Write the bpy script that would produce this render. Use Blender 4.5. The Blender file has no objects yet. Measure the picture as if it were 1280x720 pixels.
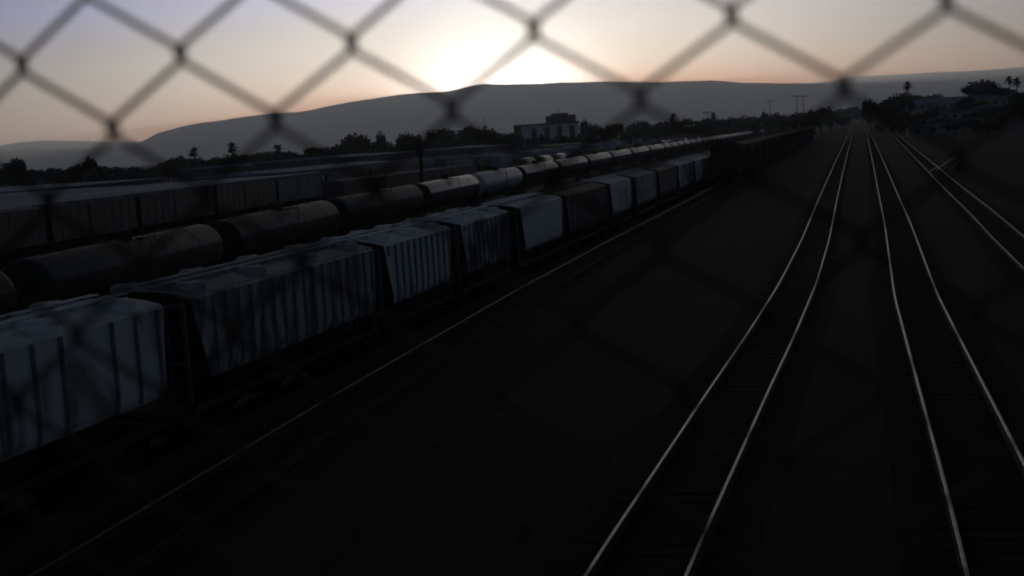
import bpy, math, random
from math import sin, cos, tan, atan, atan2, hypot, pi, radians, sqrt, exp
random.seed(7)
S = bpy.context.scene
COL = S.collection
# ------------------------------------------------------------------ camera
f = 1650.0; H = 8.2
rho = atan(.066); pit = atan(185.2/f); psi = atan(443/hypot(f, 185.2))
F0 = (-sin(psi), cos(psi)); R0 = (cos(psi), sin(psi), 0)
Fw = (F0[0]*cos(pit), F0[1]*cos(pit), -sin(pit))
U0 = (F0[0]*sin(pit), F0[1]*sin(pit), cos(pit))
Rv = tuple(cos(rho)*R0[i]-sin(rho)*U0[i] for i in range(3))
Uv = tuple(sin(rho)*R0[i]+cos(rho)*U0[i] for i in range(3))
from mathutils import Matrix, Vector
cam = bpy.data.cameras.new('camera'); cam.lens = 36*f/1280; cam.sensor_width = 36
cam.clip_start = .02; cam.clip_end = 60000
cam.dof.use_dof = True; cam.dof.focus_distance = 70; cam.dof.aperture_fstop = 6.9
co = bpy.data.objects.new('camera', cam); COL.objects.link(co)
co.matrix_world = Matrix(((Rv[0], Uv[0], -Fw[0], 0), (Rv[1], Uv[1], -Fw[1], 0), (Rv[2], Uv[2], -Fw[2], H), (0, 0, 0, 1)))
S.camera = co
def ray(x, y):
    a = (x-640)/f; b = (360-y)/f
    return tuple(Fw[i]+a*Rv[i]+b*Uv[i] for i in range(3))
def hor(x): return 146+(1070-x)*.066
def px_of(p):
    q = (p[0], p[1], p[2]-H)
    z = sum(q[i]*Fw[i] for i in range(3))
    return 640+f*sum(q[i]*Rv[i] for i in range(3))/z
def azpt(x, R):                       # ground point at distance R in the direction of photo column x, taken on the horizon
    d = ray(x, hor(x)); k = R/hypot(d[0], d[1]); return d[0]*k, d[1]*k
def lerp(pts, x):
    if x <= pts[0][0]: return pts[0][1]
    for (a, b), (c, d) in zip(pts, pts[1:]):
        if x <= c:
            t = (x-a)/(c-a); return b+(d-b)*t
    return pts[-1][1]
def smooth(pts, x, w):
    return sum(lerp(pts, x+w*k/3)*(1-abs(k)/4) for k in range(-3, 4))/sum(1-abs(k)/4 for k in range(-3, 4))
# ------------------------------------------------------------------ materials
def mat(name, c1, c2=None, rough=.7, metal=0, scale=1.0, bump=0, spec=.5, stretch=(1, 1, 1), lo=.4, hi=.62, rust=None, rust_amt=.5, rscale=.6):
    m = bpy.data.materials.new(name); m.use_nodes = True
    n = m.node_tree.nodes; l = m.node_tree.links; b = n['Principled BSDF']
    b.inputs['Roughness'].default_value = rough; b.inputs['Metallic'].default_value = metal
    b.inputs['Specular IOR Level'].default_value = spec
    tc = n.new('ShaderNodeTexCoord'); mp = n.new('ShaderNodeMapping'); mp.inputs['Scale'].default_value = stretch
    l.new(tc.outputs['Object'], mp.inputs['Vector'])
    nz = n.new('ShaderNodeTexNoise'); nz.inputs['Scale'].default_value = scale; nz.inputs['Detail'].default_value = 6
    l.new(mp.outputs[0], nz.inputs['Vector'])
    r = n.new('ShaderNodeValToRGB'); r.color_ramp.elements[0].position = lo; r.color_ramp.elements[1].position = hi
    r.color_ramp.elements[0].color = (*c1, 1); r.color_ramp.elements[1].color = (*(c2 or c1), 1)
    l.new(nz.outputs['Fac'], r.inputs['Fac']); out = r.outputs['Color']
    if rust:
        n2 = n.new('ShaderNodeTexNoise'); n2.inputs['Scale'].default_value = rscale; n2.inputs['Detail'].default_value = 8
        n2.inputs['Distortion'].default_value = 1.2
        mp2 = n.new('ShaderNodeMapping'); mp2.inputs['Scale'].default_value = (1, 1, .55); mp2.inputs['Location'].default_value = (3.1, 7.7, 1.3)
        l.new(tc.outputs['Object'], mp2.inputs['Vector']); l.new(mp2.outputs[0], n2.inputs['Vector'])
        r2 = n.new('ShaderNodeValToRGB'); r2.color_ramp.elements[0].position = 1-rust_amt-.04; r2.color_ramp.elements[1].position = 1-rust_amt+.06
        r2.color_ramp.elements[0].color = (0, 0, 0, 1); r2.color_ramp.elements[1].color = (1, 1, 1, 1)
        l.new(n2.outputs['Fac'], r2.inputs['Fac'])
        mx = n.new('ShaderNodeMix'); mx.data_type = 'RGBA'
        l.new(r2.outputs['Color'], mx.inputs['Factor']); l.new(out, mx.inputs[6]); mx.inputs[7].default_value = (*rust, 1)
        out = mx.outputs[2]
    l.new(out, b.inputs['Base Color'])
    if bump:
        bp = n.new('ShaderNodeBump'); bp.inputs['Strength'].default_value = bump; bp.inputs['Distance'].default_value = .05
        l.new(nz.outputs['Fac'], bp.inputs['Height']); l.new(bp.outputs[0], b.inputs['Normal'])
    return m
BR = (.15, .13, .115)
M = dict(
 pale=mat('pale_grey_paint', (.52, .57, .61), (.62, .66, .69), .6, scale=1.5, stretch=(1, 1, .15), rust=(.24, .22, .20), rust_amt=.43, rscale=.4),
 tan=mat('tan_grey_paint', (.32, .33, .33), (.44, .45, .45), .6, scale=2, stretch=(1, 1, .1), rust=BR, rust_amt=.5, rscale=.8),
 blue=mat('pale_blue_paint', (.54, .61, .72), (.62, .68, .77), .55, scale=1.5, stretch=(1, 1, .15), rust=(.16, .14, .13), rust_amt=.38),
 bluem=mat('blue_grey_painted_over', (.5, .56, .65), (.58, .63, .7), .55, scale=1.5, stretch=(1, 1, .15), rust=(.05, .04, .035), rust_amt=.53, rscale=.3),
 white=mat('smooth_pale_paint', (.50, .57, .67), (.56, .62, .71), .5, scale=.8),
 roofh=mat('pale_hopper_roof', (.56, .61, .68), (.68, .72, .78), .7, scale=1.2, stretch=(1, .4, 1), rust=(.2, .19, .18), rust_amt=.42),
 roofd=mat('drab_hopper_roof', (.24, .26, .28), (.34, .36, .38), .75, scale=1.2, stretch=(1, .4, 1)),
 roofb=mat('brown_hopper_roof', (.10, .085, .08), (.15, .135, .125), .75, scale=1.2),
 brown=mat('brown_oxide_paint', (.055, .038, .032), (.09, .062, .05), .6, scale=2, stretch=(1, 1, .2)),
 boxred=mat('boxcar_brown_paint', (.10, .075, .06), (.15, .115, .095), .6, scale=2, stretch=(1, 1, .2)),
 rib=mat('rib_shade_and_ladder_steel', (.12, .13, .14), (.2, .2, .2), .7, scale=3),
 dark=mat('dark_underframe_and_end_shade', (.012, .012, .013), (.025, .022, .02), .85, scale=6),
 tank=mat('grimy_black_tank', (.06, .06, .062), (.12, .115, .11), .36, scale=.9, spec=.6),
 tankd=mat('dull_dark_tank', (.024, .03, .037), (.046, .053, .062), .58, scale=.9, spec=.25),
 tankg=mat('grey_tank', (.10, .11, .125), (.15, .155, .165), .36, scale=.9, spec=.6),
 tankw=mat('blue_white_tank', (.42, .48, .56), (.48, .54, .62), .45, scale=.8),
 black=mat('black_paint_and_tank_shade', (.012, .012, .012), (.03, .027, .025), .8, scale=2),
 roofp=mat('pale_sheet_roof', (.19, .25, .35), (.29, .36, .47), .8, scale=.15, stretch=(1, .2, 1)),
 roofg=mat('grey_sheet_roof', (.10, .11, .12), (.18, .19, .2), .8, scale=.2, spec=.2),
 steel=mat('polished_rail', (.16, .165, .18), (.22, .22, .23), .34, metal=1, scale=4),
 steel2=mat('worn_rail', (.09, .09, .095), (.13, .13, .13), .38, metal=1, scale=4),
 dull=mat('rust_filmed_rail', (.03, .027, .025), (.045, .04, .038), .5, metal=1, scale=4),
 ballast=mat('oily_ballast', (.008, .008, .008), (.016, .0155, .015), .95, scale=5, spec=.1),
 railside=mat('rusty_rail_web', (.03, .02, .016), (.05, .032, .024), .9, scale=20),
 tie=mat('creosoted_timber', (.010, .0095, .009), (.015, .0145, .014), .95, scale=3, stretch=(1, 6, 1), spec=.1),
 wire=mat('weathered_wire', (.05, .034, .026), (.085, .056, .042), .75, metal=.2, scale=60),
 leaf=mat('dark_foliage', (.03, .042, .022), (.05, .062, .035), .8, scale=.6),
 leaf2=mat('olive_foliage', (.035, .043, .026), (.055, .062, .04), .8, scale=.6),
 bark=mat('bark', (.05, .04, .032), (.08, .065, .05), .9, scale=3),
 wallw=mat('white_render_wall', (.55, .57, .62), (.66, .68, .73), .7, scale=.3),
 walld=mat('dark_wall', (.07, .07, .07), (.12, .115, .11), .8, scale=.3),
 wallm=mat('mid_wall', (.2, .19, .18), (.3, .29, .27), .8, scale=.3),
 glass=mat('dark_glass', (.02, .022, .026), (.03, .034, .04), .12, scale=.3),
 lamp=mat('pale_lamp_housing', (.7, .7, .68), (.8, .8, .78), .35, scale=1),
 hill=mat('dry_hillside', (.07, .062, .045), (.12, .10, .07), .95, scale=.004),
)
# ------------------------------------------------------------------ mesh helpers
class MB:
    def __init__(s): s.v = []; s.f = []; s.m = []; s.sm = []
    def face(s, idx, mi=0, smo=False): s.f.append(idx); s.m.append(mi); s.sm.append(smo)
    def box(s, x0, x1, y0, y1, z0, z1, mi=0):
        b = len(s.v)
        s.v += [(x0, y0, z0), (x1, y0, z0), (x1, y1, z0), (x0, y1, z0), (x0, y0, z1), (x1, y0, z1), (x1, y1, z1), (x0, y1, z1)]
        for q in ((0, 3, 2, 1), (4, 5, 6, 7), (0, 1, 5, 4), (1, 2, 6, 5), (2, 3, 7, 6), (3, 0, 4, 7)): s.face([b+i for i in q], mi)
    def tube(s, pts, r, n=6, mi=0, caps=True, smo=True):
        rings = []
        for i, p in enumerate(pts):
            p = Vector(p); a = Vector(pts[max(0, i-1)]); c = Vector(pts[min(len(pts)-1, i+1)])
            t = (c-a).normalized(); ref = Vector((0, 0, 1)) if abs(t.z) < .9 else Vector((0, 1, 0))
            e1 = t.cross(ref).normalized(); e2 = t.cross(e1)
            rr = r[i] if isinstance(r, (list, tuple)) else r
            rings.append(len(s.v))
            for k in range(n):
                g = 2*pi*k/n; s.v.append(tuple(p+e1*rr*cos(g)+e2*rr*sin(g)))
        for a, b in zip(rings, rings[1:]):
            for k in range(n): s.face([a+k, a+(k+1) % n, b+(k+1) % n, b+k], mi, smo)
        if caps:
            s.face([rings[0]+k for k in range(n)][::-1], mi); s.face([rings[-1]+k for k in range(n)], mi)
    def loft(s, rings, mi=0, smo=False, caps=True, close=True):
        bs = []
        for r in rings: bs.append(len(s.v)); s.v += [tuple(p) for p in r]
        n = len(rings[0])
        for a, b in zip(bs, bs[1:]):
            for k in range(n if close else n-1): s.face([a+k, a+(k+1) % n, b+(k+1) % n, b+k], mi, smo)
        if caps: s.face([bs[0]+k for k in range(n)][::-1], mi); s.face([bs[-1]+k for k in range(n)], mi)
    def build(s, name, mats, parent=None, loc=None):
        me = bpy.data.meshes.new(name); me.from_pydata(s.v, [], s.f)
        for m in (mats if isinstance(mats, list) else [mats]): me.materials.append(m)
        me.polygons.foreach_set('material_index', s.m); me.polygons.foreach_set('use_smooth', s.sm)
        import bmesh
        bm = bmesh.new(); bm.from_mesh(me); bmesh.ops.recalc_face_normals(bm, faces=bm.faces); bm.to_mesh(me); bm.free()
        o = bpy.data.objects.new(name, me); COL.objects.link(o)
        if parent: o.parent = parent
        if loc: o.location = loc
        return o
def tag(o, label=None, cat=None, group=None, kind=None):
    for k, v in (('label', label), ('category', cat), ('group', group), ('kind', kind)):
        if v: o[k] = v
    return o
def empty(name, loc=(0, 0, 0), rz=0):
    o = bpy.data.objects.new(name, None); COL.objects.link(o); o.location = loc; o.rotation_euler.z = rz; return o
def copy_tree(o, parent=None):
    c = o.copy(); COL.objects.link(c); c.parent = parent
    for ch in o.children: copy_tree(ch, c)
    return c
# ------------------------------------------------------------------ ground
GZ = 1.4
def edge(Y): return smooth([(0, -15.2), (30, -15.9), (60, -16.1), (400, -16.2)], Y, 10)
def gz(X, Y):
    e = edge(Y)-.75
    t = min(1, max(0, (X-(e))/.75)); z = GZ*(t*t*(3-2*t))
    if X > 22 and Y > 60:                                  # rising bank with houses to the right
        d = smooth([(22, 0), (60, 1.2), (120, 4.5), (250, 7), (600, 9), (9000, 9)], X, 10)
        z += d*min(1, max(0, (Y-60)/240))
    if X > 14 and Y > 380:
        a = min(1, (Y-380)/420); b = min(1, (X-14)/42); z += 9.5*a*a*(3-2*a)*b*b*(3-2*b)
    return z
Ls = [(-10, -12.1), (19, -12.7), (33, -13.35), (56, -14.05), (81, -14.38), (150, -14.75), (1500, -14.9)]
As = [(-10, -3.5), (19, -3.46), (33, -3.1), (42, -2.83), (55, -2.55), (75, -2.42), (110, -2.5), (190, -2.55), (420, -2.45), (1500, -2.4)]
Bs = [(-10, 2.1), (24, 2.07), (37, 1.98), (50, 1.9), (62, 2.02), (85, 2.25), (125, 2.45), (200, 2.9), (480, 4.3), (1500, 9)]
Cs = [(-10, 6.9), (56, 7.2), (72, 7.35), (90, 7.65), (120, 7.95), (172, 8.65), (335, 10.7), (700, 16)]
def cx(P): return lambda Y: smooth(P, Y, min(6, 1.5+abs(Y)*.04))
xs = [-21500, -12000, -6000, -3000, -1500, -800, -400, -200, -120, -70, -40, -25] + [-17.4+.1*k for k in range(0, 35)] + [-13.5, -11, -8, -5, -2, 0, 3, 6, 10, 15, 22, 30, 40, 50, 62, 80, 100, 125, 160, 200, 260, 350, 500, 800, 1500, 3000, 6000, 12000, 21500]
ys = [-3000, -800, -200, -60, -20, 0, 8] + [12+4*k for k in range(30)] + [140, 160, 190, 220, 260, 320, 400, 500, 650, 900, 1300, 2000, 3200, 5000, 7500, 12000, 21500]
g = MB()
for Y in ys:
    for X in xs: g.v.append((X, Y, gz(X, Y)))
nx = len(xs)
for j in range(len(ys)-1):
    for i in range(nx-1): g.face([j*nx+i, j*nx+i+1, (j+1)*nx+i+1, (j+1)*nx+i], 0, True)
mg = bpy.data.materials.new('gravel_ground'); mg.use_nodes = True
n = mg.node_tree.nodes; l = mg.node_tree.links; b = n['Principled BSDF']; b.inputs['Roughness'].default_value = .95; b.inputs['Specular IOR Level'].default_value = .15
tc = n.new('ShaderNodeTexCoord')
def noise(sc, det=6, rg=.6, st=None):
    t = n.new('ShaderNodeTexNoise'); t.inputs['Scale'].default_value = sc; t.inputs['Detail'].default_value = det; t.inputs['Roughness'].default_value = rg
    if st:
        mp = n.new('ShaderNodeMapping'); mp.inputs['Scale'].default_value = st; l.new(tc.outputs['Object'], mp.inputs['Vector']); l.new(mp.outputs[0], t.inputs['Vector'])
    else: l.new(tc.outputs['Object'], t.inputs['Vector'])
    return t
n1 = noise(.35, 8, .7); n2 = noise(9, 4, .7); n3 = noise(.12, 4, .5, (1, .25, 1))
rp = n.new('ShaderNodeValToRGB'); e = rp.color_ramp.elements
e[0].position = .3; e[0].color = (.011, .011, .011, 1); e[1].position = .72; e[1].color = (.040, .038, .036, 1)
mx = n.new('ShaderNodeMix'); mx.data_type = 'FLOAT'; mx.inputs[0].default_value = .45; l.new(n1.outputs['Fac'], mx.inputs[2]); l.new(n2.outputs['Fac'], mx.inputs[3])
mx2 = n.new('ShaderNodeMix'); mx2.data_type = 'FLOAT'; mx2.inputs[0].default_value = .4; l.new(mx.outputs[0], mx2.inputs[2]); l.new(n3.outputs['Fac'], mx2.inputs[3])
l.new(mx2.outputs[0], rp.inputs['Fac']); l.new(rp.outputs['Color'], b.inputs['Base Color'])
bp = n.new('ShaderNodeBump'); bp.inputs['Strength'].default_value = .7; bp.inputs['Distance'].default_value = .06
l.new(n2.outputs['Fac'], bp.inputs['Height']); l.new(bp.outputs[0], b.inputs['Normal'])
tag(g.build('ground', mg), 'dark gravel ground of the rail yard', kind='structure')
# ------------------------------------------------------------------ tracks
def track(cf, y0, y1, zf, label, heads=('steel', 'steel')):
    root = empty('railway_track', (0, 0, 0)); tag(root, label, 'railway track', 'railway tracks', 'structure')
    Y = y0; st = []
    while Y < y1: st.append(Y); Y += 1.0 if Y < 120 else (4 if Y < 300 else 20)
    st.append(y1)
    for s in (-1, 1):
        m = MB(); rr = []; hd = []
        for Y in st:
            x = cf(Y)+s*.755; z = zf(x, Y)
            w = .031
            rr.append([(x-.07, Y, z+.03), (x+.07, Y, z+.03), (x+.012, Y, z+.06), (x+.012, Y, z+.135), (x-.012, Y, z+.135), (x-.012, Y, z+.06)])
            hd.append([(x-w, Y, z+.137), (x+w, Y, z+.137), (x+w, Y, z+.17), (x+w-.008, Y, z+.178), (x-w+.008, Y, z+.178), (x-w, Y, z+.17)])
        m.loft(rr, 0); m.loft(hd, 1); m.build('rail', [M['railside'], M[heads[0 if s < 0 else 1]]], root)
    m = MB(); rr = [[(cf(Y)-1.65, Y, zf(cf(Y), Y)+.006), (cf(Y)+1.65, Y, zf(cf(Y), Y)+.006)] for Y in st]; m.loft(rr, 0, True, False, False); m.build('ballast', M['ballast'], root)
    m = MB(); Y = y0
    while Y < min(y1, 420):
        x = cf(Y); a = random.uniform(-.02, .02); dz = random.uniform(.009, .018); z = zf(x, Y)
        m.box(x-1.3+a, x+1.3+a, Y-.12, Y+.12, z-.1, z+dz); Y += .6+random.uniform(-.03, .03)
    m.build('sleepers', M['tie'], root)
    return root
gz1 = lambda X, Y: GZ if X > -16 else 0
track(cx(Ls), 6, 900, lambda x, y: GZ, 'single track beside the pale hopper cars, one rail glinting', ('steel2', 'railside'))
track(cx(As), 6, 1400, lambda x, y: GZ, 'shiny track with a kink, left of the central pair')
track(cx(Bs), 6, 1400, lambda x, y: GZ, 'shiny track running straight, right of the central pair')
track(cx(Cs), 6, 420, gz, 'track at the right edge with a turnout to the right', ('steel2', 'steel2'))
X1 = -19.0
track(lambda Y: X1, 6, 700, lambda x, y: 0, 'track under the pale hopper train', ('railside', 'railside'))
Ts = [(-20, -28.5), (20, -32.2), (60, -36.6), (92, -40.8), (140, -44.2), (235, -49), (420, -53), (700, -54), (1600, -52)]
cT = lambda Y: smooth(Ts, Y, 12)
track(cT, 10, 900, lambda x, y: 0, 'track under the tank train', ('railside', 'railside'))
# turnout
root = tag(empty('railway_turnout'), 'turnout rails branching off the right-hand track', 'turnout', None, 'structure')
for s, off in ((-1, 0), (1, 0)):
    m = MB(); rr = []
    for k in range(13):
        Y = 158+k*9; x = cx(Cs)(158)+s*.755+.9+(k*.95)+.03*k*k; z = gz(x, Y)+.15
        rr.append([(x-.036, Y, z), (x+.036, Y, z), (x+.036, Y, z+.035), (x-.036, Y, z+.035)])
    m.loft(rr[:5]); m.loft(rr[4:], 1); m.build('rail', [M['steel2'], M['dull']], root)
m = MB()
for Yc in (160,):
    xx = cx(Cs)(Yc)
    m.loft([[(xx-.8, Yc-4, GZ+.15), (xx-.72, Yc-4, GZ+.15), (xx-.72, Yc-4, GZ+.19), (xx-.8, Yc-4, GZ+.19)], [(xx+.9, Yc+9, GZ+.15), (xx+.98, Yc+9, GZ+.15), (xx+.98, Yc+9, GZ+.19), (xx+.9, Yc+9, GZ+.19)]])
m.build('switch_blade', M['steel2'], root)
# ------------------------------------------------------------------ rolling stock
def bogie(par, y, name='bogie'):
    m = MB()
    for s in (-1, 1):
        m.box(s*.95-.08, s*.95+.08, y-1.15, y+1.15, .45, .72); m.box(s*.95-.12, s*.95+.12, y-.3, y+.3, .3, .85)
    m.box(-.95, .95, y-.18, y+.18, .5, .75)
    b = m.build(name, M['dark'], par)
    for dy in (-.87, .87):
        w = MB(); w.tube([(-.9, y+dy, .46), (.9, y+dy, .46)], .08, 6)
        for s in (-1, 1):
            w.tube([(s*.69, y+dy, .46), (s*.82, y+dy, .46)], .46, 16)
        w.build('wheelset', M['railside'], b)
def ladder(par, x, y, z0, z1, axis='x'):
    m = MB(); w = .23
    a, c = ((x, x), (y-w, y+w)) if axis == 'y' else ((x-w, x+w), (y, y))
    for k in range(2): m.tube([(a[k], c[k], z0), (a[k], c[k], z1)], .02, 4)
    z = z0+.15
    while z < z1: m.tube([(a[0], c[0], z), (a[1], c[1], z)], .015, 4); z += .38
    m.build('ladder', M['rib'], par)
def hopper(L, paint, ribs, hatch='round', detail=True, zb=2.05, blank=None):
    root = empty('covered_hopper'); h = L/2-.45
    prof = [(0, 4.62), (.55, 4.59), (1.1, 4.5), (1.52, 4.39), (1.6, 4.33), (1.6, 3.8), (1.6, 2.6), (1.58, 2.25), (1.5, zb)]
    prof = prof+[(-x, z) for x, z in prof[::-1][:-1]]
    def tp(z, s=1): return h-.12-max(0, (4.3-z))**1.1*(.36 if s < 0 else .12)
    m = MB(); m.loft([[(x, s*tp(z, s), z) for x, z in prof] for s in (-1, 1)]); m.m[-1] = m.m[-2] = 2  # end faces coloured dark, painting in the shade beneath the slope sheets
    # side ribs as raised channels, darker colour painting in their shadow side
    if ribs:
        for k in range(ribs+1):
            y = -h+.55+(2*h-1.1)*k/ribs
            if blank and blank[0] < k < blank[1]: continue
            for s in (-1, 1):
                zz = [(1.6, 4.32), (1.6, 3.95), (1.6, 2.5), (1.54, zb+.05)]
                lim = [z for x, z in zz if abs(y)+.05 < tp(z, y)]
                if len(lim) < 2: continue
                zz = zz[:len(lim)]
                m.loft([[(s*(x-.02), y-.045, z), (s*(x+.075), y-.045, z), (s*(x+.075), y+.045, z), (s*(x-.02), y+.045, z)] for x, z in zz], 1)
    m.build('body', [M[paint], M['rib'], M['dark']], root)
    rf_ = [(x, z+.02) for x, z in prof if z >= 4.38]; rf_ = sorted(rf_)
    rs_ = 'roofh' if paint in ('pale', 'blue', 'bluem', 'white') else ('roofd' if paint == 'tan' else 'roofb')
    m = MB(); m.loft([[(x, s*(tp(4.3)+.04), z) for x, z in rf_+[(x, z-.03) for x, z in rf_[::-1]]] for s in (-1, 1)]); m.build('roof', M[rs_], root)
    m = MB()                                                # side sill
    for s in (-1, 1):
        m.box(s*1.47-.05, s*1.47+.05, -h, h, 1.25, 1.45)
        
    m.box(-.25, .25, -h-.35, h+.35, .85, 1.25)
    for s in (-1, 1):
        m.box(-1.5, 1.5, s*(h-.1)-.12, s*(h-.1)+.12, 1.1, 1.3)
        m.box(-.15, .15, min(s*(h+.3), s*(h+.8)), max(s*(h+.3), s*(h+.8)), .75, 1.0)
    m.build('frame', M['dark'], root)
    if detail:
        m = MB()
        nb = 2 if L < 12.5 else 3
        for k in range(nb):                                # outlet bays
            yc = (k-(nb-1)/2)*(2*h-4)/nb; w = (2*h-4.5)/nb/2
            m.loft([[(-1.38, yc-w, zb), (1.38, yc-w, zb), (1.38, yc+w, zb), (-1.38, yc+w, zb)], [(-.45, yc-.3, .45), (.45, yc-.3, .45), (.45, yc+.3, .45), (-.45, yc+.3, .45)]])
        m.build('outlet_bays', M['dark'], root)
        for s in (-1, 1):
            m = MB()
            for sx in (-1, 1):
                m.tube([(sx*1.42, s*(h-.05), 1.3), (sx*1.42, s*(h-.05), 4.3)], .035, 5)
                m.tube([(sx*.7, s*(h-.05), 1.3), (sx*.7, s*(h-.05), 3.9)], .03, 5)
            m.tube([(-1.42, s*(h-.05), 2.6), (1.42, s*(h-.05), 2.6)], .03, 5)
            m.tube([(-1.42, s*(h-.05), 4.2), (1.42, s*(h-.05), 4.2)], .03, 5)
            m.build('end_posts', M['rib'], root)
            ladder(root, 1.12, s*(h-.02), 1.3, 4.4, 'x')
        m = MB()                                            # roof walkway frame
        for s in (-1, 1):
            for k in range(3): m.box(s*.32+k*.1*s-.035, s*.32+k*.1*s+.035, -h, h, 4.70, 4.73)
        for k in range(int(2*h)): m.box(-.62, .62, -h+k+.4, -h+k+.46, 4.63, 4.70)
        m.build('roof_walkway', M[rs_], root)
        if hatch == 'round':
            nh = max(3, int(2*h/2.9))
            for k in range(nh):
                yc = -h+1.3+(2*h-2.6)*k/(nh-1)
                for s in (-1, 1):
                    q = MB(); q.tube([(s*.98, yc, 4.42), (s*.98, yc, 4.64), (s*.98, yc, 4.70)], [.46, .46, .36], 14, smo=False)
                    q.tube([(s*.98, yc-.5, 4.69), (s*.98, yc+.5, 4.69)], .03, 4)
                    q.build('roof_hatch', M[rs_], root)
        else:
            q = MB(); q.box(-.28, .28, -h+.8, h-.8, 4.6, 4.74)
            for k in range(int(2*h/1.2)): q.box(-.33, .33, -h+1+k*1.2, -h+1.1+k*1.2, 4.6, 4.78)
            q.build('roof_hatch', M[paint], root)
    for s in (-1, 1): bogie(root, s*(h-1.75))
    return root
def tankcar(L, paint, detail=True):
    root = empty('tank_car'); h = L/2-.9; R = 1.4; zc = 2.85
    m = MB(); rings = []
    for y, r in ((-h, .02), (-h+.03, .55), (-h+.12, .95), (-h+.3, 1.22), (-h+.55, 1.37), (-h+.8, R), (-.02, R), (.02, R), (h-.8, R), (h-.55, 1.37), (h-.3, 1.22), (h-.12, .95), (h-.03, .55), (h, .02)):
        rings.append([(r*cos(2*pi*k/28), y, zc+r*sin(2*pi*k/28)) for k in range(28)])
    m.loft(rings, 0, True)
    two = paint != 'tankw'                       # shade painted in: black lower half and heads
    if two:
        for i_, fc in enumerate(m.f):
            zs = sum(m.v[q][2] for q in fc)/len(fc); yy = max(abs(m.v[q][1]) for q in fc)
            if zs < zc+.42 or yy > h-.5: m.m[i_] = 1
    for y in (-h*.62, -h*.2, h*.2, h*.62): m.tube([(0, y-.04, zc), (0, y+.04, zc)], R+.015, 28, smo=True)
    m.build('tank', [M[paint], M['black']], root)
    m = MB(); m.box(-.3, .3, -L/2+.3, L/2-.3, .85, 1.4)
    for s in (-1, 1):
        m.box(-1.45, 1.45, s*(h-.1)-.5, s*(h-.1)+.5, 1.15, 1.3)
        m.loft([[(-1.3, s*(h-1.6)-.25, 1.2), (1.3, s*(h-1.6)-.25, 1.2), (1.3, s*(h-1.6)+.25, 1.2), (-1.3, s*(h-1.6)+.25, 1.2)], [(-1.35, s*(h-1.6)-.12, 2.4), (1.35, s*(h-1.6)-.12, 2.4), (1.35, s*(h-1.6)+.12, 2.4), (-1.35, s*(h-1.6)+.12, 2.4)]])
    m.build('frame', M['dark'], root)
    m = MB(); m.tube([(0, 0, 4.2), (0, 0, 4.6), (0, 0, 4.68)], [.42, .42, .3], 14, smo=False)
    m.build('manway', M['dark'], root)
    if detail:
        m = MB(); m.box(-1.3, 1.3, -.9, -.6, 4.18, 4.23); m.box(-1.3, 1.3, .6, .9, 4.18, 4.23)
        for sx in (-1, 1):
            m.box(sx*1.15-.15, sx*1.15+.15, -.9, .9, 4.18, 4.23)
            for y in (-.88, 0, .88): m.tube([(sx*1.3, y, 4.2), (sx*1.3, y, 4.9)], .02, 4)
            m.tube([(sx*1.3, -.88, 4.9), (sx*1.3, .88, 4.9)], .02, 4)
        m.build('platform', M['dark'], root)
        ladder(root, 1.55, 0, 1.2, 4.4, 'y')
        m = MB()
        for sx in (-1, 1): m.tube([(sx*1.4, -h, 2.2), (sx*1.4, h, 2.2)], .022, 4)
        m.build('handrail', M['dark'], root)
    for s in (-1, 1): bogie(root, s*(h-1.1))
    return root
def darkend(m, b0=0):  # paints shade onto both end walls so the gaps between cars read dark
    m.m[b0+2] = m.m[b0+4] = 1
def boxcar(L, paint, roof='roofg', ht=4.45, detail=True, door=True):
    root = empty('boxcar'); h = L/2-.45; w = 1.5
    m = MB(); m.box(-w, w, -h, h, 1.05, ht-.2); darkend(m)
    k = 0
    y = -h+.05
    while y < h:
        if abs(y) > 1.6:
            for s in (-1, 1): m.box(min(s*w, s*(w+.04)), max(s*w, s*(w+.04)), y, y+.09, 1.15, ht-.25)
        y += 1.9
    m.build('body', [M[paint], M['dark']], root)
    m = MB(); m.loft([[(-w-.06, s*(h+.06), ht-.2), (w+.06, s*(h+.06), ht-.2), (w+.06, s*(h+.06), ht-.12), (0, s*(h+.06), ht+.12), (-w-.06, s*(h+.06), ht-.12)] for s in (-1, 1)])
    y = -h+.1
    while detail and y < h:
        m.loft([[(-w-.04, yy, ht-.11), (0, yy, ht+.13), (w+.04, yy, ht-.11), (w+.04, yy, ht-.06), (0, yy, ht+.18), (-w-.04, yy, ht-.06)] for yy in (y, y+.07)]); y += 1.1
    m.build('roof', M[roof], root)
    if door:
        for s in (-1, 1):
            m = MB(); m.box(min(s*(w+.01), s*(w+.1)), max(s*(w+.01), s*(w+.1)), -1.5, 1.5, 1.2, ht-.4)
            for z in (1.9, 2.6, 3.3): m.box(min(s*(w+.1), s*(w+.13)), max(s*(w+.1), s*(w+.13)), -1.5, 1.5, z, z+.08)
            m.build('door', M[paint], root)
    m = MB(); m.box(-.3, .3, -L/2, L/2, .75, 1.05); m.build('frame', M['dark'], root)
    for s in (-1, 1): bogie(root, s*(h-1.8))
    return root
def ysolve(px, xf, z, lo=-5, hi=3000):
    lo = max(lo, 12)
    if px_of((xf(lo), lo, z)) > px: lo = 2
    for _ in range(60):
        m = (lo+hi)/2
        if px_of((xf(m), m, z)) < px: lo = m
        else: hi = m
    return (lo+hi)/2
def place(root, xf, ya, yb, zf):
    yc = (ya+yb)/2; xa, xb = xf(ya), xf(yb)
    root.location = ((xa+xb)/2, yc, zf); root.rotation_euler.z = -atan2(xb-xa, yb-ya)
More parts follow.
